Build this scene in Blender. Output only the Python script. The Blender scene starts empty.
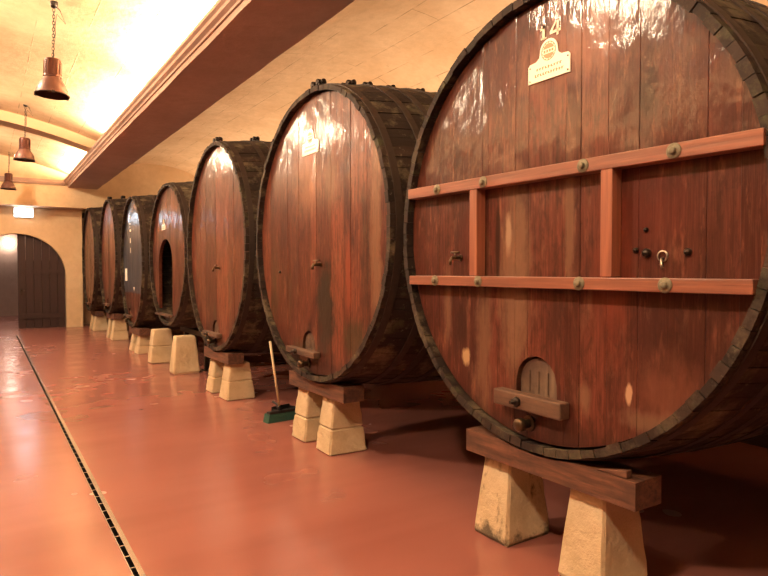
import bpy, bmesh, math, random
from mathutils import Vector, Matrix
PI = math.pi
S = bpy.context.scene
C = S.collection
random.seed(7)

# ------------------------------------------------------------------ helpers
def link(name, me, mat=None, parent=None, smooth=False):
    o = bpy.data.objects.new(name, me); C.objects.link(o)
    if mat is not None:
        for m in (mat if isinstance(mat, (list, tuple)) else [mat]): me.materials.append(m)
    if parent is not None: o.parent = parent
    if smooth:
        for p in me.polygons: p.use_smooth = True
    return o

def tag(o, label=None, cat=None, group=None, kind=None):
    if label: o['label'] = label
    if cat: o['category'] = cat
    if group: o['group'] = group
    if kind: o['kind'] = kind
    return o

def empty(name, loc, rz=0, parent=None):
    o = bpy.data.objects.new(name, None); C.objects.link(o)
    o.location = loc; o.rotation_euler = (0, 0, rz); o.empty_display_size = .2
    if parent is not None: o.parent = parent
    return o

class MB:
    def __init__(s):
        s.bm = bmesh.new(); s.lay = s.bm.faces.layers.float.new('tone')
    def poly(s, pts, tone=.5, mi=0):
        try: f = s.bm.faces.new([s.bm.verts.new(p) for p in pts])
        except ValueError: return None
        f[s.lay] = tone; f.material_index = mi; return f
    def box(s, c, d, rot=None, tone=.5, mi=0):
        m = Matrix.Translation(c)
        if rot is not None: m = m @ (rot if isinstance(rot, Matrix) else Matrix.Rotation(rot, 4, 'Z'))
        hx, hy, hz = d[0]/2, d[1]/2, d[2]/2
        v = [s.bm.verts.new(m @ Vector((x, y, z))) for x in (-hx, hx) for y in (-hy, hy) for z in (-hz, hz)]
        for q in ((0,1,3,2),(4,6,7,5),(0,4,5,1),(2,3,7,6),(0,2,6,4),(1,5,7,3)):
            f = s.bm.faces.new([v[i] for i in q]); f[s.lay] = tone; f.material_index = mi
    def prism(s, pts, ext, tone=.5, mi=0):
        """pts: closed outline (3-D points), ext: extrusion vector"""
        e = Vector(ext); a = [s.bm.verts.new(p) for p in pts]; b = [s.bm.verts.new(Vector(p)+e) for p in pts]
        n = len(a); fs = [s.bm.faces.new(a), s.bm.faces.new(b[::-1])]
        for i in range(n): fs.append(s.bm.faces.new((a[i], a[(i+1) % n], b[(i+1) % n], b[i])))
        for f in fs: f[s.lay] = tone; f.material_index = mi
    def tube(s, path, r, n=10, tone=.5, mi=0, caps=True):
        path = [Vector(p) for p in path]; rings = []
        rr = r if isinstance(r, (list, tuple)) else [r]*len(path)
        for i, p in enumerate(path):
            d = (path[min(i+1, len(path)-1)] - path[max(i-1, 0)]).normalized()
            u = d.cross(Vector((0,0,1)))
            if u.length < .05: u = d.cross(Vector((0,1,0)))
            u.normalize(); w = d.cross(u)
            rings.append([s.bm.verts.new(p + (u*math.cos(2*PI*k/n) + w*math.sin(2*PI*k/n))*rr[i]) for k in range(n)])
        for a, b in zip(rings, rings[1:]):
            for k in range(n):
                f = s.bm.faces.new((a[k], a[(k+1) % n], b[(k+1) % n], b[k])); f[s.lay] = tone; f.material_index = mi; f.smooth = True
        if caps:
            for q in (rings[0][::-1], rings[-1]):
                f = s.bm.faces.new(q); f[s.lay] = tone; f.material_index = mi
    def lathe(s, prof, c=(0,0,0), n=32, m=None, mi=0, tone=.5):
        m = m or Matrix.Identity(4); rings = []
        for r, z in prof:
            rings.append([s.bm.verts.new(Vector(c) + m @ Vector((r*math.cos(2*PI*k/n), r*math.sin(2*PI*k/n), z))) for k in range(n)])
        for a, b in zip(rings, rings[1:]):
            for k in range(n):
                f = s.bm.faces.new((a[k], a[(k+1) % n], b[(k+1) % n], b[k])); f[s.lay] = tone; f.material_index = mi; f.smooth = True
    def build(s, name, mat, parent=None, doubles=0, normals=True, bevel=0):
        if doubles: bmesh.ops.remove_doubles(s.bm, verts=s.bm.verts, dist=doubles)
        if normals: bmesh.ops.recalc_face_normals(s.bm, faces=s.bm.faces)
        me = bpy.data.meshes.new(name); s.bm.to_mesh(me); s.bm.free()
        o = link(name, me, mat, parent)
        if bevel:
            b = o.modifiers.new('bevel', 'BEVEL'); b.width = bevel; b.segments = 2; b.limit_method = 'ANGLE'
        return o

XM = Matrix.Rotation(PI/2, 4, 'Y')      # local z -> +x

# ------------------------------------------------------------------ materials
class NT:
    def __init__(s, name):
        s.m = bpy.data.materials.new(name); s.m.use_nodes = True; s.t = s.m.node_tree
        s.b = s.t.nodes['Principled BSDF']; s.co = s.n('ShaderNodeTexCoord').outputs['Object']
    def n(s, typ, **kw):
        nd = s.t.nodes.new(typ)
        for k, v in kw.items(): setattr(nd, k, v)
        return nd
    def put(s, sock, v):
        if isinstance(v, bpy.types.NodeSocket): s.t.links.new(v, sock)
        elif v is not None: sock.default_value = v
    def math(s, op, a, b=None, c=None, clamp=False):
        nd = s.n('ShaderNodeMath', operation=op); nd.use_clamp = clamp
        for i, v in enumerate((a, b, c)): s.put(nd.inputs[i], v)
        return nd.outputs[0]
    def map(s, v, a, b, c=0., d=1.):
        nd = s.n('ShaderNodeMapRange'); s.put(nd.inputs[0], v)
        for i, q in enumerate((a, b, c, d)): nd.inputs[i+1].default_value = q
        return nd.outputs[0]
    def scale(s, sc, loc=(0,0,0), v=None, rot=(0,0,0)):
        nd = s.n('ShaderNodeMapping'); s.put(nd.inputs[0], v or s.co)
        nd.inputs[3].default_value = sc; nd.inputs[1].default_value = loc; nd.inputs[2].default_value = rot
        return nd.outputs[0]
    def noise(s, sc=(1,1,1), scale=5., detail=4., rough=.55, loc=(0,0,0), v=None, dist=0.):
        nd = s.n('ShaderNodeTexNoise'); s.put(nd.inputs['Vector'], s.scale(sc, loc, v))
        nd.inputs['Scale'].default_value = scale; nd.inputs['Detail'].default_value = detail
        nd.inputs['Roughness'].default_value = rough; nd.inputs['Distortion'].default_value = dist
        return nd.outputs[0]
    def mix(s, f, a, b, mode='MIX'):
        nd = s.n('ShaderNodeMix', data_type='RGBA', blend_type=mode); s.put(nd.inputs[0], f)
        s.put(nd.inputs[6], (*a, 1) if isinstance(a, tuple) else a); s.put(nd.inputs[7], (*b, 1) if isinstance(b, tuple) else b)
        return nd.outputs[2]
    def attr(s, name='tone'):
        nd = s.n('ShaderNodeAttribute'); nd.attribute_name = name; return nd.outputs['Fac']
    def bump(s, h, st=.3, dist=.01, prev=None):
        nd = s.n('ShaderNodeBump'); nd.inputs['Strength'].default_value = st; nd.inputs['Distance'].default_value = dist
        s.put(nd.inputs['Height'], h)
        if prev is not None: s.put(nd.inputs['Normal'], prev)
        return nd.outputs[0]
    def out(s, col=None, rough=None, metal=None, normal=None, coat=None, coat_r=None, spec=None):
        b = s.b.inputs
        if col is not None: s.put(b['Base Color'], (*col, 1) if isinstance(col, tuple) else col)
        for k, v in (('Roughness', rough), ('Metallic', metal), ('Normal', normal), ('Coat Weight', coat), ('Coat Roughness', coat_r), ('Specular IOR Level', spec)):
            if v is not None: s.put(b[k], v)
        return s.m
    def sep(s):
        nd = s.n('ShaderNodeSeparateXYZ'); s.put(nd.inputs[0], s.co); return nd.outputs

def plain(name, col, rough=.6, metal=0., var=.15, sc=12., bump=.1):
    t = NT(name); n = t.noise(scale=sc)
    c = t.mix(n, tuple(x*(1-var) for x in col), tuple(min(1, x*(1+var)) for x in col))
    return t.out(c, rough, metal, t.bump(n, bump, .004))

def head_mat(name, seed, spots=(), paint=None, dark=(.040,.009,.007), light=(.155,.043,.027), gloss=.15, wear=.5):
    """varnished red-brown staves; spots = (y, z, ry, rz, colour, strength, softness)"""
    t = NT(name); o = (seed*3.7, seed*5.1, seed*2.3)
    tone = t.attr()
    col = t.mix(tone, dark, light)
    g1 = t.noise((1,16,.9), 3.2, 6, .66, o)
    col = t.mix(t.map(g1, .38, .62), t.mix(.70, col, (.040,.010,.006)), col)
    g2 = t.noise((1,60,2.0), 3.0, 3, .6, o)
    col = t.mix(t.map(g2, .45, .85, 0, .22), col, (.30,.115,.065))
    big = t.noise((1,2.6,.9), 1.3, 5, .6, o, dist=.6)
    col = t.mix(t.map(big, .47, .66, 0, .72), col, (.050,.013,.009))
    blot = t.noise((1,5,1.4), 1.9, 5, .66, (o[1], o[0], o[2]), dist=.4)
    col = t.mix(t.map(blot, .57, .72, 0, wear), col, (.21,.10,.055))
    mot = t.noise((1,5.5,2.2), 3.4, 6, .7, (o[2], o[0], o[1]), dist=.5)
    col = t.mix(t.map(mot, .50, .66, 0, .62), col, (.036,.011,.008))
    mot2 = t.noise((1,9,1.6), 2.3, 5, .65, (o[1], o[2], o[0]))
    col = t.mix(t.map(mot2, .58, .72, 0, .45), col, (.30,.115,.060))
    scr = t.noise((1,38,3.2), 1.7, 6, .7, (o[2], o[1], o[0]))
    col = t.mix(t.map(scr, .70, .78, 0, .4), col, (.50,.36,.22))
    X = t.sep()
    edge = t.noise((1,3,1.2), 5., 5, .65, o)
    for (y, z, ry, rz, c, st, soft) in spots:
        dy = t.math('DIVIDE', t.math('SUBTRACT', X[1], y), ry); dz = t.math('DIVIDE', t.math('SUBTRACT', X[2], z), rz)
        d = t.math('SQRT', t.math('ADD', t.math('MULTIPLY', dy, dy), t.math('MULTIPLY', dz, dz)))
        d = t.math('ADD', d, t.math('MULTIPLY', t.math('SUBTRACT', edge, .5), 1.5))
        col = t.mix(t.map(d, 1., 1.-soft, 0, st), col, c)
    if paint:
        zc, pc = paint
        mk = t.map(t.math('ADD', X[2], t.math('MULTIPLY', edge, .10)), zc, zc+.03)
        pn = t.mix(t.map(blot, .4, .7), pc, tuple(x*.6 for x in pc))
        col = t.mix(t.math('MULTIPLY', mk, .93), col, pn)
    t.b.inputs['Coat IOR'].default_value = 1.5
    wave = t.noise((1,2.2,1.6), 2.2, 2, .45, o)
    fine = t.noise((1,7,3.5), 4.5, 3, .5, o)
    b = t.bump(g2, .12, .003); b = t.bump(fine, .30, .006, b); cb = t.bump(wave, .5, .03); cb = t.bump(fine, .30, .007, cb); cb = t.bump(g2, .15, .003, cb)
    t.put(t.b.inputs['Coat Normal'], cb)
    r = t.map(big, .3, .7, .34, .5)
    return t.out(col, r, 0., b, .6, t.map(blot, .35, .7, gloss*.55, gloss*1.2), .15)

def wood_mat(name, a, b, axis=(1,1,1), rough=.5, seed=0, coat=0., dark=None, bs=.3):
    t = NT(name); tone = t.attr()
    n = t.noise(axis, 4, 6, .6, (seed, seed*2, seed*3), dist=.3)
    c = t.mix(t.map(n, .3, .72), a, b)
    c = t.mix(t.map(tone, 0, 1, 0, .6), c, t.mix(.5, c, a))
    if dark:
        d = t.noise((1.3,1.3,1.3), 1.8, 5, .65, (seed, 3, 1)); c = t.mix(t.map(d, .46, .64, 0, .85), c, dark)
    return t.out(c, rough, 0., t.bump(n, bs, .006), coat, .3)

def stave_mat(name='weathered staves', k=1., li=1.):
    t = NT(name); tone = t.attr()
    c = t.mix(tone, (.015,.008,.006), (.044,.024,.017))
    g = t.noise((1.2,10,10), 2.5, 5, .65); c = t.mix(t.map(g, .35, .75, 0, .75), c, (.018,.010,.008))
    m = t.noise((1.5,1.6,1.6), 1.9, 6, .68); c = t.mix(t.map(m, .52, .68, 0, .75*li), c, (.21,.165,.10))
    m2 = t.noise((6,6,6), 2.4, 6, .7, (4,2,1)); c = t.mix(t.map(m2, .60, .70, 0, .5*li), c, (.22,.19,.13))
    m3 = t.noise((3,3,3), 2.0, 6, .7, (9,2,5)); c = t.mix(t.map(m3, .56, .68, 0, .55), c, (.085,.080,.038))
    b = t.bump(g, .5, .008); b = t.bump(m2, .35, .006, b)
    return t.out(c, .72, 0., b, None, None, .3)

def plaster_mat(name, a, b, uv=False, course=.42, rough=.9, seed=0, cracks=.6):
    t = NT(name)
    v = t.n('ShaderNodeTexCoord').outputs['UV'] if uv else t.co
    n = t.noise((1,1,1), .9, 6, .6, (seed, 0, 0), v); n2 = t.noise((1,1,1), 7, 6, .65, (0, seed, 0), v)
    c = t.mix(t.map(n, .35, .68), a, b); c = t.mix(t.map(n2, .4, .75, 0, .35), c, tuple(x*.72 for x in a))
    bmp = t.bump(n2, .45, .015, t.bump(n, .6, .07 if uv else .02))
    if uv:
        br = t.n('ShaderNodeTexBrick'); t.put(br.inputs[0], v)
        br.inputs['Scale'].default_value = 1.; br.inputs['Brick Width'].default_value = course*5.; br.inputs['Row Height'].default_value = course
        br.inputs['Mortar Size'].default_value = .008; br.inputs['Mortar Smooth'].default_value = .3
        k = t.math('MULTIPLY', br.outputs['Fac'], t.map(t.noise((1,1,1), 2.3, 4, .6, (3, seed, 1), v), .44, .62))
        c = t.mix(t.math('MULTIPLY', k, cracks), c, (.20,.11,.05))
        pk = t.noise((1,1.6,1), 5.5, 3, .6, (seed, 7, 2), v); c = t.mix(t.map(pk, .70, .76, 0, .5), c, (.22,.13,.06))
        bmp = t.bump(t.math('SUBTRACT', 1., k), .5, .02, bmp)
    return t.out(c, rough, 0., bmp)

def floor_mat():
    t = NT('red painted concrete floor')
    n = t.noise((1,1,1), .55, 2, .4, (0,0,.37)); n3 = t.noise((.5,2.6,1), 1.1, 2, .45, (3,1,.41)); n2 = t.noise((1,1,1), 3., 1, .4, (0,0,.33))
    c = t.mix(t.map(n, .3, .7), (.270,.098,.078), (.325,.124,.098))
    c = t.mix(t.map(n3, .42, .72, 0, .45), c, (.235,.075,.058))
    r = t.math('ADD', t.map(n2, .3, .7, .17, .23), t.map(n, .3, .7, 0, .07))
    return t.out(c, r, 0., None, None, None, .6)

def emit(name, col, st):
    t = NT(name); t.b.inputs['Base Color'].default_value = (*col, 1)
    t.b.inputs['Emission Color'].default_value = (*col, 1); t.b.inputs['Emission Strength'].default_value = st
    return t.m

def stone_mat(name='pale limestone', mould=False):
    t = NT(name)
    n = t.noise((1,1,1), 4, 6, .65); n2 = t.noise((1,1,1), 16, 5, .7)
    c = t.mix(t.map(n, .35, .7), (.50,.37,.22), (.68,.53,.34)); c = t.mix(t.map(n2, .5, .8, 0, .5), c, (.34,.22,.11))
    if mould:
        X = t.sep(); q = t.math('ADD', t.math('MULTIPLY', X[2], -2.6), t.noise((1,1,1), 6, 6, .7, (1,4,2)))
        c = t.mix(t.map(q, .30, .46, 0, .85), c, (.050,.036,.022)); e2 = t.noise((1,1,.5), 5, 6, .7, (7,1,2)); c = t.mix(t.map(e2, .56, .64, 0, .8), c, (.06,.04,.025))
    m = t.noise((1,1,1), 3.2, 6, .7, (2,8,3)); c = t.mix(t.map(m, .62, .72, 0, .8), c, (.085,.055,.030))
    return t.out(c, .9, 0., t.bump(n2, .8, .012, t.bump(n, .6, .02)))

M = {}
M['plaster'] = plaster_mat('ochre limewash', (.66,.46,.27), (.76,.58,.37))
M['vault'] = plaster_mat('vault blockwork', (.64,.43,.25), (.78,.57,.37), uv=True, seed=2)
M['vaultl'] = plaster_mat('pale vault blockwork', (.62,.41,.23), (.80,.58,.36), uv=True, seed=5, course=.55)
M['dim'] = plaster_mat('bounce-cutting dark render', (.09,.055,.040), (.13,.08,.058))  # render darkened to cut bounced light and deepen shade behind the barrels
M['beam'] = plaster_mat('beam render', (.36,.235,.185), (.44,.29,.23), seed=9)
M['floor'] = floor_mat()
M['staves'] = stave_mat(); M['staveend'] = stave_mat('stave ends', 1., .45)
M['hoop'] = plain('rusted hoop iron', (.040,.024,.018), .6, .3, .4, 20)
M['iron'] = plain('dark iron', (.035,.025,.020), .4, .8, .3, 20)
M['steel'] = plain('dull steel', (.42,.37,.30), .35, .9, .2, 30)
M['washer'] = plain('lichened washer', (.17,.145,.095), .6, .35, .4, 60)
M['brass'] = plain('tarnished brass', (.10,.062,.034), .38, .8, .25, 30)
M['sleeper'] = wood_mat('sleeper timber', (.045,.018,.011), (.20,.078,.042), (7,.9,9), .65, 3, dark=(.040,.018,.012), bs=.6)
M['rail'] = wood_mat('red hardwood rail', (.15,.050,.029), (.30,.105,.060), (1,.35,14), .42, 1, .15)
M['strut'] = wood_mat('red hardwood strut', (.19,.058,.032), (.36,.125,.068), (10,10,.4), .42, 2, .15)
M['oldwood'] = wood_mat('weathered oak', (.080,.042,.026), (.23,.145,.09), (6,6,.6), .7, 4, dark=(.055,.025,.016), bs=.6)
M['oldbar'] = wood_mat('weathered oak bar', (.050,.024,.015), (.17,.085,.048), (6,.6,6), .7, 6, dark=(.07,.03,.016), bs=.6)
M['door'] = wood_mat('dark door boards', (.022,.007,.006), (.045,.016,.013), (14,14,.5), .6, 5)
M['stone'] = stone_mat(); M['mouldy'] = stone_mat('mouldy limestone', True)
M['plate'] = plain('cream enamel plate', (.95,.90,.76), .22, .0, .04, 30, .02)
M['ink'] = plain('brown print', (.44,.25,.11), .5)
M['stencil'] = plain('cream stencil paint', (.92,.80,.60), .5, 0, .10, 60)
M['paper'] = plain('white paper label', (.78,.72,.62), .7, 0, .08, 30)
M['copper'] = plain('coppery lamp housing', (.105,.040,.028), .45, .2, .15, 14)
M['lampneck'] = plain('dark copper gear housing', (.085,.028,.020), .28, .4, .2, 14)
M['lampin'] = plain('dim reflector', (.075,.030,.018), .5, .3)
M['glass'] = plain('unlit lamp glass', (.20,.10,.06), .2)
M['pole'] = plain('pale broom handle', (.62,.47,.28), .5)
M['bristle'] = plain('green bristles', (.020,.065,.042), .9, 0, .5, 60, .8)
M['black'] = plain('black plastic', (.012,.010,.010), .5)
M['grate'] = plain('stainless strip', (.66,.58,.52), .22, .8, .12, 10)
M['slot'] = plain('slot shade black', (.004,.003,.003), 1.); M['slot'].node_tree.nodes['Principled BSDF'].inputs['Specular IOR Level'].default_value = 0
M['white'] = plain('white casing', (.7,.68,.64), .5)
M['exit'] = emit('emergency light panel', (.72,.86,1.), 14)
M['bulb'] = emit('passage lamp globe', (1.,.86,.72), 22)

# ------------------------------------------------------------------ the setting
def struct(name, mb, mat, **k):
    o = mb.build(name, mat, **k); o['kind'] = 'structure'; return o

def uvgrid(name, rows, mat, du=1.):
    """rows: list of lists of points; UV = metres along / across"""
    me = bpy.data.meshes.new(name); nr, nc = len(rows), len(rows[0])
    vs = [p for r in rows for p in r]; fs = []; 
    for i in range(nr-1):
        for j in range(nc-1): fs.append((i*nc+j, i*nc+j+1, (i+1)*nc+j+1, (i+1)*nc+j))
    me.from_pydata(vs, [], fs); acc = [0.]
    for i in range(1, nr): acc.append(acc[-1] + (Vector(rows[i][0]) - Vector(rows[i-1][0])).length)
    uv = me.uv_layers.new(name='UVMap')
    for p in me.polygons:
        for li in p.loop_indices:
            v = me.loops[li].vertex_index; uv.data[li].uv = (me.vertices[v].co.y, acc[v//nc])
    o = link(name, me, mat, None, True); o['kind'] = 'structure'; return o

Y0, YB, YE, YW = -2.6, 19.5, 20.0, 20.85
XL, XR = -3.9, 5.95
# vaults
xc, hw, VR = -.80, 2.97, .55
rows = []
for i in range(41):
    x = xc + hw*(1 - 2*i/40); q = (x-xc)/hw
    rows.append([(x, Y0 + (YB-Y0)*j/60, 4.27 + VR*(1-q*q)) for j in range(61)])
uvgrid('ceiling', rows, M['vaultl'])
rows = []
for i in range(33):
    a = PI*i/32; x = (2.75+XR)/2 - (XR-2.75)/2*math.cos(a)
    rows.append([(x, Y0 + (YW-Y0)*j/60, 3.985 + .85*math.sin(a)**.9) for j in range(61)])
uvgrid('ceiling_right_bay', rows, M['vault'])
# beams with their cornice, one each side of the nave
def beam(name, mir):
    f = (lambda x: 2*xc - x) if mir else (lambda x: x)
    prof = [(1.99,3.97),(2.75,3.97),(2.75,4.75),(2.19,4.75),(2.19,4.04),(1.97,4.04),(1.97,4.19),(1.90,4.19),(1.90,4.15),(1.93,4.13),(1.93,4.09),(1.99,4.06)]
    m = MB(); ny = 60; rings = []
    for j in range(ny+1):
        y = Y0 + (YB-Y0)*j/ny
        rings.append([m.bm.verts.new((f(x) + (random.uniform(-.006,.006) if k in (0,1) else 0), y, z)) for k, (x, z) in enumerate(prof)])
    for a, b in zip(rings, rings[1:]):
        for k in range(len(prof)): m.bm.faces.new((a[k], a[(k+1) % len(prof)], b[(k+1) % len(prof)], b[k]))
    m.bm.faces.new(rings[0]); m.bm.faces.new(rings[-1][::-1])
    struct(name, m, M['beam'])
beam('trim_1', False); beam('trim_2', True)
# transverse rib under the nave vault
m = MB()
pts = []
for i in range(31):
    x = xc + (hw-.02)*(1 - 2*i/30); q = (x-xc)/hw; pts.append((x, 4.27 + VR*(1-q*q)))
for (xa, za), (xb, zb) in zip(pts, pts[1:]):
    m.prism([(xa,14.2,za+.02),(xb,14.2,zb+.02),(xb,14.2,zb-.20),(xa,14.2,za-.20)], (0,.5,0))
struct('trim_3', m, M['vaultl'], doubles=.0005)
# end bulkhead over the door wall + its little cornice
m = MB(); m.box(((XL+XR)/2, YB+.15, 3.415+.95), (XR-XL, .30, 1.9)); m.box(((XL+2.4)/2, YB+.40, 3.49), (2.4-XL, .22, .16)); struct('wall_bulkhead', m, M['plaster'])
m = MB(); m.prism([(XL,YB,4.02),(XL,YB-.05,4.02),(XL,YB-.08,4.10),(XL,YB-.08,4.15),(XL,YB,4.15)], (1.92-XL,0,0)); struct('trim_4', m, M['beam'])
# door wall at YE with round arch opening
m = MB(); ac, ar, az = .77, 1.2, 1.46
def archz(x): 
    d = abs(x-ac); return None if d >= ar else az + 1.21*math.sqrt(max(0, 1-(d/ar)**2))
xs = sorted(set([XL, 2.40, ac-ar, ac+ar] + [ac - ar*math.cos(PI*i/36) for i in range(37)])); TH = .45
for a, b in zip(xs, xs[1:]):
    mid = archz((a+b)/2)
    za = archz(a) or (az if mid else 0); zb = archz(b) or (az if mid else 0)
    if not mid: za = zb = 0
    m.prism([(a,YE,za),(b,YE,zb),(b,YE,3.43),(a,YE,3.43)], (0,TH,0))
struct('wall_end', m, M['plaster'])
m = MB(); m.box(((2.40+XR)/2, YW+.1, 1.8), (XR-2.4, .2, 3.6)); struct('wall_niche', m, M['plaster'])
m = MB(); m.box((XR+.1, (Y0+YW)/2, 2.0), (.2, YW-Y0+.4, 4.0)); struct('wall_right', m, M['dim'])
m = MB(); m.box((XL-.1, (Y0+YE)/2, 2.05), (.2, YE-Y0, 4.1)); struct('wall_left', m, M['dim'])
m = MB(); m.box(((XL+XR)/2, Y0-.1, 2.6), (XR-XL, .2, 5.3)); struct('wall_back', m, M['dim'])
m = MB(); m.box(((3.0+XR)/2, -.1, 2.4), (XR-3.0, .2, 4.8)); struct('wall_light_blocker', m, M['dim'])  # added unseen wall, blocks light to the right of the nearest barrel
m = MB(); m.box(((XL+XR)/2, (Y0+28)/2, -.06), (XR-XL+.6, 28-Y0+.4, .12)); struct('floor', m, M['floor'])
# passage beyond the arch
m = MB(); m.box((.4, 26.6, 1.6), (4.4, .2, 3.3)); struct('wall_passage_end', m, M['beam'])
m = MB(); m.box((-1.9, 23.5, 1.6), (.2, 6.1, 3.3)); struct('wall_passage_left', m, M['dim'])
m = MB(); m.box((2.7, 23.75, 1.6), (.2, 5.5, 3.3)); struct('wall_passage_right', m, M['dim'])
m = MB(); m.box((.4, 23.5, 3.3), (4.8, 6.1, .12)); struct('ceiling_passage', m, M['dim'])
# closed right leaf of the arched door
m = MB(); nb = 6; hwid = 1.19
for i in range(nb):
    a = ac + .004 + hwid*i/nb; b = ac + hwid*(i+1)/nb - .006
    N = 5; top = [(a + (b-a)*k/N, YE+.16, (archz(min(a + (b-a)*k/N, ac+ar-.02)) or az) - .01) for k in range(N+1)]
    m.prism([(a,YE+.16,.01)] + top + [(b,YE+.16,.01)], (0,.05,0), tone=random.random())
m.box((ac+hwid/2, YE+.215, .98), (hwid-.14, .01, 1.90), tone=.1)
for z in (.35, 1.62): m.box((ac+hwid/2, YE+.145, z), (hwid-.06, .03, .14), tone=.2)
d = struct('door_1', m, M['door'])
m = MB(); m.box((ac+.08, YE+.115, 1.05), (.05,.03,.20)); m.tube([(ac+.08,YE+.10,1.08),(ac+.08,YE+.06,1.08),(ac+.16,YE+.06,1.08)], .011)
m.build('door_handle', M['iron'], d)

# ------------------------------------------------------------------ floor drain
root = empty('drain_grate', (.658, 8., 0)); tag(root, 'long steel slot drain running down the red floor to the arched door', 'floor drain')
y0, y1 = -10.3, 10.1
m = MB(); m.box((-.010, (y0+y1)/2, .002), (.026, y1-y0, .004)); m.build('slot_shade_strip', M['slot'], root)  # flat black strip on the floor, painted shade inside the drain slots
m = MB(); m.box((.017, (y0+y1)/2, .004), (.028, y1-y0, .008)); m.box((-.025, (y0+y1)/2, .004), (.004, y1-y0, .008))
k = y0
while k < y1: m.box((-.010, k, .0045), (.026, .010, .007)); k += .157
m.build('steel_strip', M['grate'], root)
m = MB(); m.box((.24, 5.9, .004), (.46, .05, .008)); tag(m.build('cross_strip', M['grate'], root), 'short crosswise strip')

# ------------------------------------------------------------------ barrels
def head_cols(a, b, cz, planks, hole, x0):
    m = MB(); th = .05
    ze = lambda y, sgn: cz + sgn*b*math.sqrt(max(0, 1-(y/a)**2))
    def hz(y):
        if not hole: return None
        hy, hh, z0, zs, zt = hole
        if abs(y-hy) >= hh: return None
        return z0, zs + (zt-zs)*math.sqrt(max(0, 1-((y-hy)/hh)**2))
    for (ya, yb, tone) in planks:
        ya = max(ya, -a+.002); yb = min(yb, a-.002)
        if yb - ya < .01: continue
        ya += .0004; yb -= .0004; dx = random.uniform(-.002, .002); ch = .002
        ys = [ya, ya+ch]; n = max(2, int((yb-ya)/.03)); ys += [ya+ch + (yb-ya-2*ch)*i/n for i in range(1, n+1)] + [yb]
        if hole:
            for e in (hole[0]-hole[1], hole[0]+hole[1]):
                if ya < e < yb: ys += [e-1e-5, e+1e-5]
        ys = sorted(set(ys))
        for p, q in zip(ys, ys[1:]):
            if q-p < 5e-6: continue
            if q-p < 5e-5: continue
            mid = (p+q)/2; xa = x0 + dx + (ch*.8 if p == ya else 0); xb = x0 + dx + (ch*.8 if q == yb else 0)
            hm = hz(mid); segs = [(ze(p,-1), ze(q,-1), ze(p,1), ze(q,1))]
            if hm:
                hp = hz(p) or (hm[0], hole[3]); hq = hz(q) or (hm[0], hole[3])
                segs = []
                if ze(mid,-1) < hm[0]: segs.append((ze(p,-1), ze(q,-1), hp[0], hq[0]))
                segs.append((hp[1], hq[1], ze(p,1), ze(q,1)))
            for (pb, qb, pt, qt) in segs:
                m.poly([(xa,p,pb),(xa,p,pt),(xb,q,qt),(xb,q,qb)], tone)
                if hm:   # reveals of the opening
                    if pb is not None and abs(pt-hm[0]) < 1e-6: m.poly([(xa,p,pt),(x0+th,p,pt),(x0+th,q,qt),(xb,q,qt)], tone)
                    elif segs[-1] == (pb, qb, pt, qt): m.poly([(xa,p,pb),(xb,q,qb),(x0+th,q,qb),(x0+th,p,pb)], tone)
        for y in (ya, yb):
            xx = x0 + dx + ch*.8
            if not hz(y): m.poly([(xx,y,ze(y,-1)),(xx,y,ze(y,1)),(x0+th,y,ze(y,1)),(x0+th,y,ze(y,-1))], tone*.5)
    if hole:
        hy, hh, z0, zs, zt = hole
        for s in (-1, 1): m.poly([(x0,hy+s*hh,z0),(x0,hy+s*hh,zs),(x0+th,hy+s*hh,zs),(x0+th,hy+s*hh,z0)], .3)
        n = 14
    return m

def stave_shell(a, b, cz, L, bz, by, n=92, nx=12, open_=False):
    m = MB(); th = .044
    for i in range(n):
        t0 = 2*PI*i/n; t1 = 2*PI*(i+1)/n; g = .0022/a; tone = random.random(); jr = random.uniform(-.003, .003); jx = random.uniform(-.005, .004)
        ji = random.uniform(-.006, .005)
        def P(t, x, off):
            q = 1 - (2*x/L-1)**2; return (x, (a + by*q + off)*math.cos(t), cz + (b + bz*q + off)*math.sin(t))
        X0 = .045; xs = [X0+jx] + [X0+(L-X0)*k/nx for k in range(1, nx+1)]
        ta, tb, tm = t0+g, t1-g, (t0+t1)/2
        for k in range(nx):
            xa, xb = xs[k], xs[k+1]
            for (u, w) in ((ta, tm), (tm, tb)):
                m.poly([P(u,xa,jr),P(w,xa,jr),P(w,xb,jr),P(u,xb,jr)], tone)
                m.poly([P(u,xa,-th-ji),P(u,xb,-th),P(w,xb,-th),P(w,xa,-th-ji)], tone*.4)
            for u in (ta, tb): m.poly([P(u,xa,jr),P(u,xb,jr),P(u,xb,-th),P(u,xa,-th-ji)], tone*.3)
        for x, jj, fm in ((X0+jx, ji, 1), (L, 0, 0)):
            for (u, w) in ((ta, tm), (tm, tb)):
                m.poly([P(u,x,jr),P(u,x,-th-jj),P(w,x,-th-jj),P(w,x,jr)], tone, fm)
    return m

def hoop_mesh(a, b, cz, L, bz, by, x, w=.060, n=72):
    m = MB()
    def P(t, xx, off):
        q = 1 - (2*xx/L-1)**2; return (xx, (a + by*q + off)*math.cos(t), cz + (b + bz*q + off)*math.sin(t))
    for i in range(n):
        t0, t1 = 2*PI*i/n, 2*PI*(i+1)/n
        for (xa, oa, xb, ob) in ((x-w/2,.0,x-w/2,.0085),(x-w/2,.0085,x+w/2,.0085),(x+w/2,.0085,x+w/2,.0)):
            m.poly([P(t0,xa,oa),P(t1,xa,oa),P(t1,xb,ob),P(t0,xb,ob)])
    return m

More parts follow.
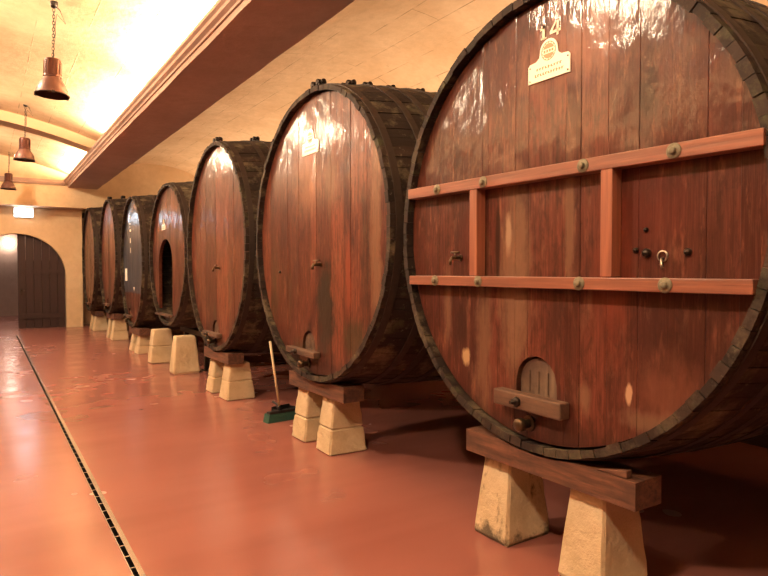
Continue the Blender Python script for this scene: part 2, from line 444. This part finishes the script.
HOOPS = (.12, .42, .61, .88, 1.20, 1.42, 1.74, 2.00, 2.20, 2.47)
def make_barrel(label, group, xf, yc, zb, a, b, edges, mat, hole, L=2.6, bz=.11, by=.04, clamps=(), tones=None, seed=0):
    a *= 1.004 if seed == 14 else 1.012
    random.seed(100+seed)
    r = empty('wine_barrel', (xf-.022, yc, zb)); tag(r, label, 'barrel', group); cz = b
    stave_shell(a, b, cz, L, bz, by).build('staves', [M['staves'], M['staveend']], r, normals=False)
    ai, bi = a-.042, b-.042; es = sorted(edges)
    es = [-ai] + [e for e in es if -ai+.03 < e < ai-.03] + [ai]
    pl = [(p, q, (tones[i % len(tones)] if tones else random.random())) for i, (p, q) in enumerate(zip(es, es[1:]))]
    m = head_cols(ai, bi, cz, pl, hole, .10); m.build('head', mat, r, normals=False, doubles=0)
    m = MB(); q = .99; m.prism([(L-.12, ai*math.cos(t), cz+bi*math.sin(t)) for t in [2*PI*k/48 for k in range(48)]], (.05,0,0), .3); m.build('rear_head', M['oldwood'], r)
    for i, x in enumerate(HOOPS):
        h = hoop_mesh(a, b, cz, L, bz, by, x).build('hoop', M['hoop'], r)
        if i in clamps:
            qq = 1 - (2*x/L-1)**2; z = cz + b + bz*qq - .002
            t = random.uniform(-.05, .03)
            m = MB()
            for s in (-1, 1):
                m.lathe([(0,-.042),(.027,-.042),(.031,-.035),(.031,.035),(.027,.042),(0,.042)], (x, t+s*.050, z+.034), 12, XM)
                m.box((x, t+s*.050, z+.010), (.075, .07, .018))
            m.tube([(x, t-.105, z+.036), (x, t+.105, z+.036)], .012, 8)
            m.lathe([(0,-.012),(.024,-.012),(.024,.012),(0,.012)], (x, t-.098, z+.036), 6, Matrix.Rotation(PI/2, 4, 'X'))
            m.build('hoop_clamp', M['iron'], h)
    return r

def hatch(r, hole, bar, tap=None, mat=None):
    """arched inspection door with its clamping bar and drain tap"""
    hy, hh, z0, zs, zt = hole; e = .012
    m = MB(); n = 12
    pts = [(.122, hy-(hh-e), z0-.05)] + [(.122, hy-(hh-e)*math.cos(PI*k/n), zs+(zt-zs-e)*math.sin(PI*k/n)) for k in range(n+1)] + [(.122, hy+(hh-e), z0-.05)]
    m.prism(pts, (.05,0,0), .6)
    for k in (-1, 0, 1):
        y = hy + k*hh*.45; m.box((.120, y, zs), (.008, .006, (zs-z0)*1.2), tone=.1)
    h = m.build('hatch_door', M['oldwood'], r)
    y0, y1, za, zc = bar
    m = MB(); d = .075
    m.prism([(.10-d, y0, za),(.10-d, y1, za+.006),(.10-d, y1, zc),(.10-d, y0, zc-.006)], (d-.002,0,0), .4)
    m.build('hatch_bar', M['oldbar'], h, bevel=.008)
    m = MB(); m.lathe([(.0,-.012),(.026,-.012),(.030,0),(.030,.012),(0,.012)], (.10-d-.006, y0+(y1-y0)*.62, (za+zc)/2), 6, XM)
    m.tube([(.10-d-.05, y0+(y1-y0)*.62, (za+zc)/2),(.12, y0+(y1-y0)*.62, (za+zc)/2)], .011, 8)
    m.build('bar_nut', M['iron'], h)
    if tap:
        y, z = tap
        m = MB(); m.lathe([(0,-.06),(.030,-.06),(.036,-.05),(.036,-.02),(.024,-.01),(.024,.05)], (.06, y, z), 16, XM)
        m.lathe([(.044,-.003),(.044,.010),(.0,.010)], (.092, y, z), 16, XM); m.lathe([(0,-.003),(.044,-.003)], (.092, y, z), 16, XM)
        m.build('drain_tap', M['brass'], r)

def sample_tap(r, y, z, s=1.):
    m = MB(); m.tube([(.10,y,z),(.03,y,z),(.018,y,z-.02),(.018,y,z-.045)], .010*s, 8)
    m.tube([(.055,y,z),(.055,y,z+.032)], .006, 8); m.tube([(.055,y+.040*s,z+.034),(.055,y-.040*s,z+.034)], .0065, 8)
    m.lathe([(.022,0),(.022,.006),(0,.006)], (.094,y,z), 12, XM); m.lathe([(0,0),(.022,0)], (.094,y,z), 12, XM)
    m.build('sampling_tap', M['brass'], r)

def plate(r, y, z, w=.29, h=.105, tilt=0.):
    """cream plate, arched top carrying a round barrel emblem, two lines of small lettering"""
    x = .096; rad = .058*w/.29; n = 16; hw_ = w/2; zt = z+h
    out = [(x,y+hw_,z),(x,y+hw_,zt-.012),(x,y+hw_-.012,zt),(x,y+rad+.030,zt+.004),(x,y+rad+.008,zt+.020)]
    out += [(x, y+rad*1.05*math.cos(t), zt+.045+rad*1.05*math.sin(t)) for t in [PI*k/n for k in range(n+1)]]
    out += [(x,y-rad-.008,zt+.020),(x,y-rad-.030,zt+.004),(x,y-hw_+.012,zt),(x,y-hw_,zt-.012),(x,y-hw_,z)]
    m = MB(); m.prism(out, (-.005,0,0)); p = m.build('number_plate', M['plate'], r)
    m = MB(); c = (x-.0065, y, zt+.042); R = rad*.86
    def ring(r0, r1):
        for k in range(28):
            t0, t1 = 2*PI*k/28, 2*PI*(k+1)/28
            m.prism([(c[0], c[1]+q*math.cos(t), c[2]+q*math.sin(t)) for q, t in ((r0,t0),(r0,t1),(r1,t1),(r1,t0))], (.002,0,0))
    ring(R*.93, R)
    for k in range(28):
        t = 2*PI*k/28
        if k % 2: m.prism([(c[0], c[1]+q*math.cos(t+s), c[2]+q*math.sin(t+s)) for q, s in ((R*.84,-.06),(R*.84,.06),(R*.93,.06),(R*.93,-.06))], (.002,0,0))
    # upper and lower segments of the barrel head, with the bar between left pale
    for s in (-1, 1):
        seg = [(c[0], c[1]+R*.78*math.cos(t), c[2]+s*R*.78*math.sin(t)) for t in [.36+(PI-.72)*k/12 for k in range(13)]]
        m.prism(seg, (.002,0,0))
    for dy in (-.55,-.18,.18,.55): m.box((c[0]+.001, c[1]+dy*R, c[2]), (.002, R*.22, R*.26))
    e = m.build('emblem', M['ink'], p)
    m = MB(); random.seed(3)
    for zz, n_, ww in ((z+h*.62, 9, .62), (z+h*.33, 11, .70)):
        for k in range(n_):
            yy = y + w*ww*(.5-(k+.5)/n_); hh = random.uniform(.010,.016)
            m.box((x-.0055, yy, zz), (.002, w*ww/n_*.35, hh)); m.box((x-.0055, yy-.004, zz+random.choice((-.5,0,.5))*hh*.8), (.002, w*ww/n_*.6, .003))
    m.build('small_lettering', M['ink'], p)
    for yy in (y-hw_+.014, y+hw_-.014):
        for zz in (z+.014, zt-.020):
            m = MB(); m.lathe([(.004,0),(.004,.003),(0,.003)], (x-.008,yy,zz), 8, XM); m.build('plate_screw', M['iron'], p)

def digits(r, polys, name='stencilled_number', mat=None, x=.0955):
    m = MB()
    for p in polys: m.prism([(x, y, z) for y, z in p], (-.0015,0,0))
    return m.build(name, mat or M['stencil'], r)
def rect(y0, y1, z0, z1): return [(y0,z0),(y1,z0),(y1,z1),(y0,z1)]

RED = (.22,.055,.030); DK = (.028,.010,.007); GREY = (.095,.062,.040); PALE = (.21,.115,.068); OLIVE = (.050,.034,.016)
# --- the nearest barrel, number 14
spots14 = [(-.644,1.772,.075,.14,DK,1.,.6), (-.52,1.69,.05,.06,DK,.5,.8), (-.95,1.72,.15,.18,(.07,.016,.010),.85,.7), (-.62,1.25,.30,.26,(.10,.018,.012),.6,.8), (-.85,.55,.30,.45,DK,.6,.8), (-.1,.7,.12,.4,DK,.5,.8), (.55,1.2,.16,.4,(.10,.020,.012),.5,.8), (.45,.55,.09,.75,PALE,.45,.7), (.19,.95,.16,.75,PALE,.60,.6), (-.20,1.25,.045,.50,PALE,.5,.6),
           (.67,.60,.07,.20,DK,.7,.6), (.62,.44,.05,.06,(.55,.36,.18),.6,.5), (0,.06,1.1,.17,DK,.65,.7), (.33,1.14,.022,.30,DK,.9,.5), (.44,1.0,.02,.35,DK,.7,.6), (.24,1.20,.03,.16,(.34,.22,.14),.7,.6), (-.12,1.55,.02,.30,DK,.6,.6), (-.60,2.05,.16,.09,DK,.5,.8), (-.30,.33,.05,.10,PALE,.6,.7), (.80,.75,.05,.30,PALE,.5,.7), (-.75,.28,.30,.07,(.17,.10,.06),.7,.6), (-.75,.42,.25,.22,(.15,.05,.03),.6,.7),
           (.05,.22,.30,.16,DK,.6,.7), (-.45,.95,.14,.5,(.20,.040,.020),.6,.8), (-.2,2.1,.5,.22,(.44,.19,.11),.4,.9), (-.95,1.05,.12,.35,DK,.45,.8), (-.56,.40,.02,.055,(.50,.30,.18),.8,.4)]
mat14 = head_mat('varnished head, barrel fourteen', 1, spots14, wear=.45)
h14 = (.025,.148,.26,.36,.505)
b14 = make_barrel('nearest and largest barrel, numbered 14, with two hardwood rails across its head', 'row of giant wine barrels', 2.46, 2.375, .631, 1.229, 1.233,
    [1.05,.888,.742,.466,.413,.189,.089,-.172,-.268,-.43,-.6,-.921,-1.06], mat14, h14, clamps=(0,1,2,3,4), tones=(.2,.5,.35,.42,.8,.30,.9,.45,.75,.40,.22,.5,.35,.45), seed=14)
hatch(b14, h14, (-.211,.285,.205,.300), (.069,.129))
def rail(r, zl, zr, y0, y1, h, bolts):
    m = MB(); m.prism([(.022,y0,zl-h/2),(.022,y1,zr-h/2),(.022,y1,zr+h/2),(.022,y0,zl+h/2)], (.076,0,0), .4)
    o = m.build('brace_rail', M['rail'], r, bevel=.004)
    for y in bolts:
        z = zl + (zr-zl)*(y-y0)/(y1-y0); m = MB()
        m.lathe([(0,-.006),(.030,-.006),(.034,-.003),(.034,0)], (.022,y,z), 20, XM)
        m.lathe([(0,-.022),(.012,-.022),(.017,-.018),(.017,-.006)], (.022,y,z), 6, XM); m.build('rail_bolt', M['washer'], o)
rail(b14, 1.503, 1.478, 1.142, -1.18, .066, (.816,.376,-.345,-.82))
rail(b14, .914, .911, 1.125, -1.150, .060, (.835,.417,-.327,-.787))
for y in (.470, -.478):
    m = MB(); m.box((.062, y, 1.206), (.070, .066, .520), tone=.3); m.build('brace_strut', M['strut'], b14, bevel=.004)
plate(b14, -.057, 1.995)
digits(b14, [rect(-.010,-.026,2.215,2.285), [(-.005,2.285),(-.026,2.285),(-.026,2.270),(.006,2.262)], rect(.000,-.036,2.213,2.221)], 'stencilled_numeral')
digits(b14, [rect(-.108,-.122,2.210,2.285), rect(-.062,-.135,2.226,2.240), [(-.062,2.240),(-.078,2.240),(-.108,2.285),(-.100,2.285)]], 'stencilled_numeral')
for (y, z, s) in ((-.641,1.161,.6), (-.59,1.07,.7), (-.647,1.055,1.15), (-.843,1.055,.9)):
    m = MB(); m.lathe([(0,-.022*s),(.010*s,-.020*s),(.018*s,-.010*s),(.018*s,.006)], (.098, y, z), 12, XM); m.build('bung', M['iron'], b14)
m = MB(); m.tube([(.098,-.727,1.03),(.086,-.727,1.03),(.08,-.730,1.00),(.086,-.733,.985)], .006, 8); m.lathe([(.020,-.006),(.026,-.006),(.026,.002)], (.096,-.727,1.04), 14, XM); m.build('keyhole_ring', M['steel'], b14)
sample_tap(b14, .672, 1.058)

# --- the second barrel
SOOT = (.030,.020,.014)
spots13 = [(-.20,.62,.20,.52,SOOT,1.,.5), (-.87,1.05,.10,.75,SOOT,.6,.6), (-.60,.95,.07,.42,RED,.75,.5), (-1.02,1.2,.10,1.,PALE,.6,.6), (-.7,.42,.25,.22,OLIVE,.8,.6), (.12,.42,.10,.17,DK,.8,.6), (.55,.7,.06,.35,OLIVE,.5,.7),
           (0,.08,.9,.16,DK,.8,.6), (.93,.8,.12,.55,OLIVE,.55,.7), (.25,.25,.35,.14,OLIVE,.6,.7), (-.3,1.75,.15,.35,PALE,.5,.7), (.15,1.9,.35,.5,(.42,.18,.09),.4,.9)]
h13 = (.14,.13,.235,.30,.42)
b13 = make_barrel('second barrel from the camera, dark drip below its tap and iron clamps along the top', 'row of giant wine barrels', 2.42, 5.02, .637, 1.290, 1.290,
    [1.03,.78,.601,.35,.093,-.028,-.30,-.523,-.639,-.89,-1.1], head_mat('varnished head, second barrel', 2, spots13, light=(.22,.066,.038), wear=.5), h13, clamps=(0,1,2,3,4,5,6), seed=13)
hatch(b13, h13, (-.10,.50,.195,.255), (.150,.120)); plate(b13, .085, 2.03, .33, .11); sample_tap(b13, -.106, 1.03, 1.5)
m = MB(); m.lathe([(0,-.02),(.014,-.018),(.014,.006)], (.098,.774,.963), 10, XM); m.build('bung', M['iron'], b13)
m = MB(); m.lathe([(0,.075),(.03,.07),(.042,.05),(.042,0),(0,0)], (1.42, .12, 1.290*2+.108), 14); m.build('bung_cap', M['white'], b13)

# --- third
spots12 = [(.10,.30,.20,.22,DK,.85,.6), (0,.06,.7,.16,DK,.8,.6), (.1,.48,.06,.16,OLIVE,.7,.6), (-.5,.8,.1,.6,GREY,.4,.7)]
h12 = (.07,.12,.21,.26,.38)
b12 = make_barrel('third barrel from the camera, bright reddish head with a dark corroded hatch', 'row of giant wine barrels', 2.45, 7.93, .593, 1.19, 1.327,
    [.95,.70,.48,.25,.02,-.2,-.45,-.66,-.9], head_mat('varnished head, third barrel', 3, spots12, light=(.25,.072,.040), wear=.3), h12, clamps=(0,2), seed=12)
hatch(b12, h12, (-.20,.42,.165,.225), (.095,.10)); sample_tap(b12, -.1, 1.06, 1.2)

# --- fourth: opened for inspection
h11 = (.23,.46,.15,1.02,1.44)
b11 = make_barrel('fourth barrel from the camera, standing open with a tall black arched manhole', 'row of giant wine barrels', 2.50, 10.63, .718, 1.187, 1.167,
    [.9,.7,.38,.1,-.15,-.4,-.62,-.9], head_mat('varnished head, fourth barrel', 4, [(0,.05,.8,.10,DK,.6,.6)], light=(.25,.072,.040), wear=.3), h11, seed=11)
m = MB(); m.box((.075,.20,.160), (.10, .98, .03)); m.build('manhole_sill', M['oldbar'], b11)
plate(b11, .31, 1.60, .24, .085)

# --- fifth: grey painted
h10 = (.42,.12,.20,.26,.36)
b10 = make_barrel('fifth barrel from the camera, head painted blue-grey above bare red wood', 'row of giant wine barrels', 2.45, 13.3, .494, 1.09, 1.306,
    [.8,.55,.3,.05,-.2,-.45,-.7], head_mat('grey painted head', 5, [(.3,.35,.35,.14,DK,.7,.6)], paint=(.72,(.060,.068,.088)), wear=.4), h10, seed=10)
hatch(b10, h10, (.15,.72,.16,.22), (.40,.10))
W = M['paper']
for q in (rect(.30,.24,2.20,2.27), rect(.30,.24,2.08,2.11), rect(.30,.26,2.02,2.05), rect(.30,.20,1.93,1.98)): digits(b10, [q], 'stencil_mark', W)
for q in (rect(.28,.22,1.70,1.80), rect(.26,.22,1.50,1.60)): digits(b10, [q], 'chalk_mark', W)
tag(digits(b10, [rect(.85,.62,.92,1.18)], 'paper_label', W), 'white paper notice')
m = MB(); m.prism([(.096,.0,.80),(.096,-.14,.80),(.096,-.07,.72)], (-.002,0,0)); m.build('pennant_label', W, b10)

# --- sixth and seventh
h9 = (.2,.12,.2,.26,.36)
b9 = make_barrel('sixth barrel from the camera, plain red head between the grey one and the last', 'row of giant wine barrels', 2.42, 16.0, .625, 1.157, 1.34,
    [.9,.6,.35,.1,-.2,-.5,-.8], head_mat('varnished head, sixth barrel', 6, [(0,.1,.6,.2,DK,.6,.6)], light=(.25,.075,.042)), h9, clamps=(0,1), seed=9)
hatch(b9, h9, (-.1,.5,.16,.22), (.2,.10))
b8 = make_barrel('last barrel in the row, dull brown head against the end wall', 'row of giant wine barrels', 2.36, 18.72, .54, 1.18, 1.40,
    [.9,.6,.3,0,-.3,-.6,-.9], head_mat('dull varnished head, last barrel', 7, light=(.28,.12,.06), gloss=.4), h9, seed=8)
hatch(b8, h9, (-.1,.5,.16,.22))
SH = {14:(2.46,2.375,.631,1.229,1.233), 13:(2.42,5.02,.637,1.29,1.29), 12:(2.45,7.93,.593,1.19,1.327), 10:(2.45,13.3,.494,1.09,1.306), 9:(2.42,16.,.625,1.157,1.34), 8:(2.36,18.72,.54,1.18,1.40)}
BOT = {14:.631, 13:.637, 12:.593, 11:.718, 10:.494, 9:.625, 8:.54}

# ------------------------------------------------------------------ stone pillars, timber sleepers, chocks
def pillar(xc_, yc_, h, label, seed, bx=.38, by_=.30, tx=.25, ty=.22, dxt=.0):
    joint = seed % 3 != 2
    random.seed(seed); r = empty('barrel_support', (xc_, yc_, 0), random.uniform(-.05, .05)); tag(r, label, 'stone support', 'stone supports under the barrels')
    split = random.uniform(.42,.52)
    for (z0, z1) in ((0, h*split), (h*split+.001, h)) if joint else ((0, h),):
        bm = bmesh.new(); lay = bm.faces.layers.float.new('tone')
        bmesh.ops.create_cube(bm, size=1.)
        bmesh.ops.bevel(bm, geom=bm.edges[:], offset=.05, segments=1, affect='EDGES')
        bmesh.ops.subdivide_edges(bm, edges=bm.edges[:], cuts=5, use_grid_fill=True)
        for v in bm.verts:
            z = z0 + (v.co.z+.5)*(z1-z0); q = z/h; wx = bx + (tx-bx)*q; wy = by_ + (ty-by_)*q
            n = math.sin(v.co.x*9+seed)*math.sin(v.co.y*11+seed*2)*math.sin(z*34+seed)
            k = 1 + .016*n + .012*math.sin(v.co.y*31+seed*1.7)*math.sin(z*83+v.co.x*27) + random.uniform(-.009, .009)
            v.co = Vector((v.co.x*wx*k + dxt*q, v.co.y*wy*k, max(0, min(h, z))))
        me = bpy.data.meshes.new('block'); bm.to_mesh(me); bm.free(); link('stone_block', me, M['mouldy' if seed == 101 else 'stone'], r)
def sleeper(key, yc_, ln, x0=2.50, w=.20, label='', th=.135):
    xf, yb_, zb, a, b = SH[key]; zt = BOT[key]; z0 = zt-th; random.seed(key); m = MB(); nseg = 24
    def zs(x, y):
        q = 1 - (2*(x-xf+.022)/2.6-1)**2; A, B_ = a+.05*q+.012, b+.11*q+.012
        return min(zt, zb + b - B_*math.sqrt(max(0, 1-((y-yb_)/A)**2)) - .002)
    g = []
    for i in range(3):
        x = x0 + w*i/2
        g.append([m.bm.verts.new((x, yc_-ln/2, z0))] + [m.bm.verts.new((x, yc_-ln/2+ln*k/nseg, zs(x, yc_-ln/2+ln*k/nseg)+(random.uniform(-.004,0) if i == 0 else 0))) for k in range(nseg+1)] + [m.bm.verts.new((x, yc_+ln/2, z0))])
    for a_, b_ in zip(g, g[1:]):
        n = len(a_)
        for k in range(n): m.bm.faces.new((a_[k], a_[(k+1) % n], b_[(k+1) % n], b_[k]))
    m.bm.faces.new(g[0]); m.bm.faces.new(g[-1][::-1])
    o = m.build('wooden_sleeper', M['sleeper'], None); tag(o, label, 'timber beam', 'timber sleepers under the barrels')
    return o
def P2(key, ya, yb, la, lb, s=1., xcn=2.70, **k):
    h = BOT[key] - .135
    pillar(xcn, ya, h, la, key*7, **k); pillar(xcn, yb, h, lb, key*7+3, **k)
P2(14, 2.08, 2.745, 'nearest stone pillar, under the right end of the beam below barrel 14', 'mouldy-footed stone pillar under the left end of the beam below barrel 14')
P2(13, 4.88, 5.40, 'nearer stone pillar under the second barrel, right of the broom', 'farther stone pillar under the second barrel, directly beside the green broom', xcn=2.68)
P2(12, 7.62, 8.20, 'nearer stone pillar of the third barrel, broad pale flank in view', 'farther stone pillar of the third barrel, partly behind its twin', xcn=2.68)
h = .59
pillar(2.65, 9.98, h, 'nearer of the two free-topped stone pillars in front of the open barrel', 5, .42, .28, .30, .2)
pillar(2.62, 11.38, h, 'farther of the two free-topped stone pillars in front of the open barrel', 6, .42, .28, .30, .2)
P2(10, 12.85, 13.42, 'nearer stone pillar below the grey-painted barrel', 'farther stone pillar below the grey-painted barrel', xcn=2.66)
P2(9, 15.70, 16.28, 'nearer stone pillar below the sixth barrel', 'farther stone pillar below the sixth barrel', xcn=2.66)
P2(8, 18.45, 19.02, 'nearer stone pillar of the last barrel by the end wall', 'farthest stone pillar of all, next to the end wall', xcn=2.64)
sleeper(14, 2.345, 1.19, label='long split timber beam under barrel 14, resting on the two nearest pillars')
sleeper(13, 5.06, 1.10, label='dark timber beam under the second barrel')
sleeper(12, 7.92, 1.00, label='short timber beam under the third barrel')
sleeper(10, 13.14, 1.00, label='timber beam under the grey-painted barrel')
sleeper(9, 16.0, 1.00, label='timber beam under the sixth barrel')
sleeper(8, 18.74, .98, label='timber beam under the last barrel by the end wall')
m = MB(); m.prism([(2.505,1.80,.633),(2.505,1.98,.633),(2.505,1.80,.672)], (.04,0,0)); tag(m.build('wooden_chock', M['sleeper'], None, bevel=.004), 'small timber wedge between barrel 14 and its beam', 'wedge')
# steel trestle carrying the open barrel
r = empty('steel_trestle', (3.02, 10.63, 0)); tag(r, 'dark steel trestle holding up the open barrel behind its pillars', 'trestle')
m = MB(); m.box((0,0,.585), (.14,1.5,.08)); m.build('crossbeam', M['iron'], r)
for y in (-.60,.05,.60):
    m = MB(); m.box((0,y,.275), (.07,.07,.54)); m.box((0,y,.006), (.16,.16,.012)); m.build('leg', M['iron'], r)

# ------------------------------------------------------------------ broom and squeegee
r = empty('push_broom', (2.68, 6.20, 0), .12); tag(r, 'green-bristled broom with pale handle leaning beside the second barrel', 'broom')
m = MB()
m.prism([(-.20,-.055,.0),(.20,-.055,.0),(.18,-.035,.085),(-.17,-.035,.085)], (0,.11,0)); m.build('bristles', M['bristle'], r)
m = MB(); m.box((.0,0,.098), (.34,.07,.028)); m.tube([(-.02,0,.10),(-.045,0,.16)], .022, 10); m.build('broom_block', M['black'], r, bevel=.004)
m = MB(); m.tube([(-.03,0,.13),(-.125,.03,.86)], .013, 10); m.build('handle', M['pole'], r)
r = empty('dustpan', (2.86, 6.46, 0), .3); tag(r, 'black dustpan lying on the floor behind the broom', 'dustpan')
m = MB(); m.box((0,0,.006), (.26,.24,.008)); 
for c_, d_ in (((-.13,0,.03),(.008,.24,.055)),((.13,0,.03),(.008,.24,.055)),((0,.12,.04),(.26,.008,.075))): m.box(c_, d_)
m.build('pan', M['black'], r)
m = MB(); m.tube([(0,.12,.06),(0,.26,.10)], .012, 8); m.build('grip', M['black'], r)
r = empty('floor_squeegee', (2.98, 9.62, 0)); tag(r, 'black squeegee leaning in the dark beside the open barrel', 'squeegee')
m = MB(); m.box((0,0,.02), (.06,.22,.04)); m.build('blade', M['black'], r)
m = MB(); m.tube([(0,0,.04),(-.03,-.09,.72)], .014, 8); m.build('handle', M['black'], r)

# ------------------------------------------------------------------ pendant lamps
def copy_tree(o, parent=None):
    c = o.copy(); C.objects.link(c)
    if parent is not None: c.parent = parent
    for ch in list(o.children): copy_tree(ch, c)
    return c
r = empty('pendant_lamp', (.67, 8.0, 3.60)); lamp0 = r
m = MB(); m.lathe([(.176,0),(.178,.012),(.170,.018),(.160,.07),(.135,.13),(.105,.175),(.092,.20),(.088,.205)], n=40)
m.lathe([(.172,.002),(.155,.07),(.130,.13),(.100,.172),(.05,.18),(0,.18)], n=40, mi=1)
m.build('bell_shade', [M['copper'], M['lampin']], r, normals=False)
m = MB(); m.lathe([(.176,.002),(.181,.002),(.181,.014),(.176,.014)], n=40)
for k in range(3):
    t = 2*PI*k/3+.5; m.box((.182*math.cos(t), .182*math.sin(t), .008), (.03,.03,.022), t)
m.build('rim_clips', M['iron'], r)
m = MB(); m.lathe([(.094,.200),(.098,.205),(.098,.222),(.086,.228),(.086,.395),(.080,.410),(.03,.415),(0,.415)], n=32)
for k in range(12):
    t = 2*PI*k/12; m.box((.088*math.cos(t), .088*math.sin(t), .312), (.010,.007,.16), t)
m.build('gear_housing', M['lampneck'], r)
m = MB(); m.lathe([(0,.04),(.03,.045),(.045,.07),(.04,.10),(.02,.135),(.02,.178)], n=20); m.build('bulb', M['glass'], r)
m = MB(); z = .425
def link_(z, flip):
    pts = []
    for k in range(13):
        t = 2*PI*k/12; a_, b_ = .012*math.cos(t), .024*math.sin(t); pts.append((a_ if flip else 0, 0 if flip else a_, z+b_))
    m.tube(pts, .0042, 6, caps=False)
i = 0
while z < .99: link_(z, i % 2); z += .036; i += 1
m.build('chain', M['iron'], r)
m = MB(); m.tube([(.0,0,.42),(.02,.01,.7),(.015,0,.8),(.03,0,.93),(.12,0,.84),(.06,0,.98),(0,0,1.03)], .005, 6); m.build('cable', M['iron'], r)
m = MB(); m.lathe([(.0,.99),(.03,.995),(.04,1.02),(.04,1.06)], n=16); m.build('ceiling_hook', M['iron'], r)
zt = lambda x: 4.27 + VR*(1-((x-xc)/hw)**2)
lamp0.location.z = 3.60; lamp0.rotation_euler = (0, .03, 0)
L2 = copy_tree(lamp0); L2.location = (.645, 13.3, 3.665); L3 = copy_tree(lamp0); L3.location = (.54, 18.8, 3.74)
for o, l in ((lamp0,'nearest and largest of the three bell-shaped pendant lamps'), (L2,'middle bell-shaped pendant lamp on its chain'), (L3,'farthest pendant lamp, cut near the left edge above the door end')):
    tag(o, l, 'lamp', 'copper bell pendant lamps')

# emergency light over the door and the passage lamp
r = empty('emergency_light', (.93, YE-.005, 3.12)); tag(r, 'glowing blue-white emergency light box above the arched door', 'light')
m = MB(); m.box((0,-.02,.13), (.48,.04,.27)); m.build('casing', M['white'], r)
m = MB(); m.box((0,-.05,.135), (.42,.03,.22)); m.build('lit_panel', M['exit'], r)
r = empty('passage_lamp', (.74, 26.49, 2.52)); tag(r, 'round bright lamp on the wall of the passage beyond the door', 'lamp')
m = MB(); m.box((0,-.02,.13), (.16,.04,.10)); m.build('bracket', M['iron'], r)
m = MB(); m.lathe([(.0,-.17),(.10,-.13),(.165,-.05),(.17,.03),(.12,.12),(0,.16)], (0,-.21,.13), 20); m.build('globe', M['bulb'], r)

# ------------------------------------------------------------------ light
def area(name, loc, size, energy, col, aim):
    d = bpy.data.lights.new(name, 'AREA'); d.shape = 'RECTANGLE'; d.size, d.size_y = size; d.energy = energy; d.color = col
    o = bpy.data.objects.new(name, d); C.objects.link(o); o.location = loc
    z = -Vector(aim).normalized(); y = Vector((0,1,0)); 
    if abs(z.y) < .01: x = y.cross(z).normalized(); o.rotation_euler = Matrix(((x.x,y.x,z.x),(x.y,y.y,z.y),(x.z,y.z,z.z))).to_euler()
    return o
WARM = (1., .78, .50)
K = 1.0
# cove lights in the troughs on top of the two beams
for (y, ln, e) in ((17.3, 3.6, 1300), (11.4, 3.4, 2000), (7.4, 3.4, 2200), (1.6, 7., 3600)):
    area('cove_light', (2.09, y, 4.165), (.12, ln), e*K*.19, WARM, (-.30,0,1))
    area('cove_light', (2*xc-2.09, y, 4.165), (.12, ln), e*K*.06, WARM, (.45,0,1))
# added unseen strip light behind the barrels, brightens the right-hand bay
area('bay_fill_light', (5.55, 10.3, 3.30), (.15, 19.), 190*K, (1., .68, .42), (-.35,0,1))
# spotlights on the crown of the nave vault, aimed at the barrel heads
for y in (.6, 4.6, 8.6, 12.6, 16.6):
    area('ceiling_spotlight', (-.9, y, 4.74), (.32, .32), 150*K, (1., .76, .50), (.85,.0,-1))
# passage light
area('passage_light', (-.4, 22.6, 3.1), (.8,.8), 40, (1.,.80,.66), (0,0,-1))
w = bpy.data.worlds.new('World'); S.world = w; w.use_nodes = True
w.node_tree.nodes['Background'].inputs[0].default_value = (.9,.6,.4,1); w.node_tree.nodes['Background'].inputs[1].default_value = .02

# ------------------------------------------------------------------ camera
f = 620.; yaw = math.atan(399/f); pitch = math.atan(16/f)
F = Vector((math.sin(yaw)*math.cos(pitch), math.cos(yaw)*math.cos(pitch), -math.sin(pitch)))
R = Vector((math.cos(yaw), -math.sin(yaw), 0)); U = R.cross(F)
cam = bpy.data.cameras.new('camera'); cam.sensor_width = 36; cam.lens = f/768*36; cam.clip_start = .05; cam.clip_end = 80
co = bpy.data.objects.new('camera', cam); C.objects.link(co)
co.matrix_world = Matrix.Translation((0,0,1.6)) @ Matrix(((R.x,U.x,-F.x),(R.y,U.y,-F.y),(R.z,U.z,-F.z))).to_4x4()
S.camera = co
S.view_settings.view_transform = 'Standard'; S.view_settings.look = 'None'; S.view_settings.gamma = 1; S.view_settings.exposure = .5
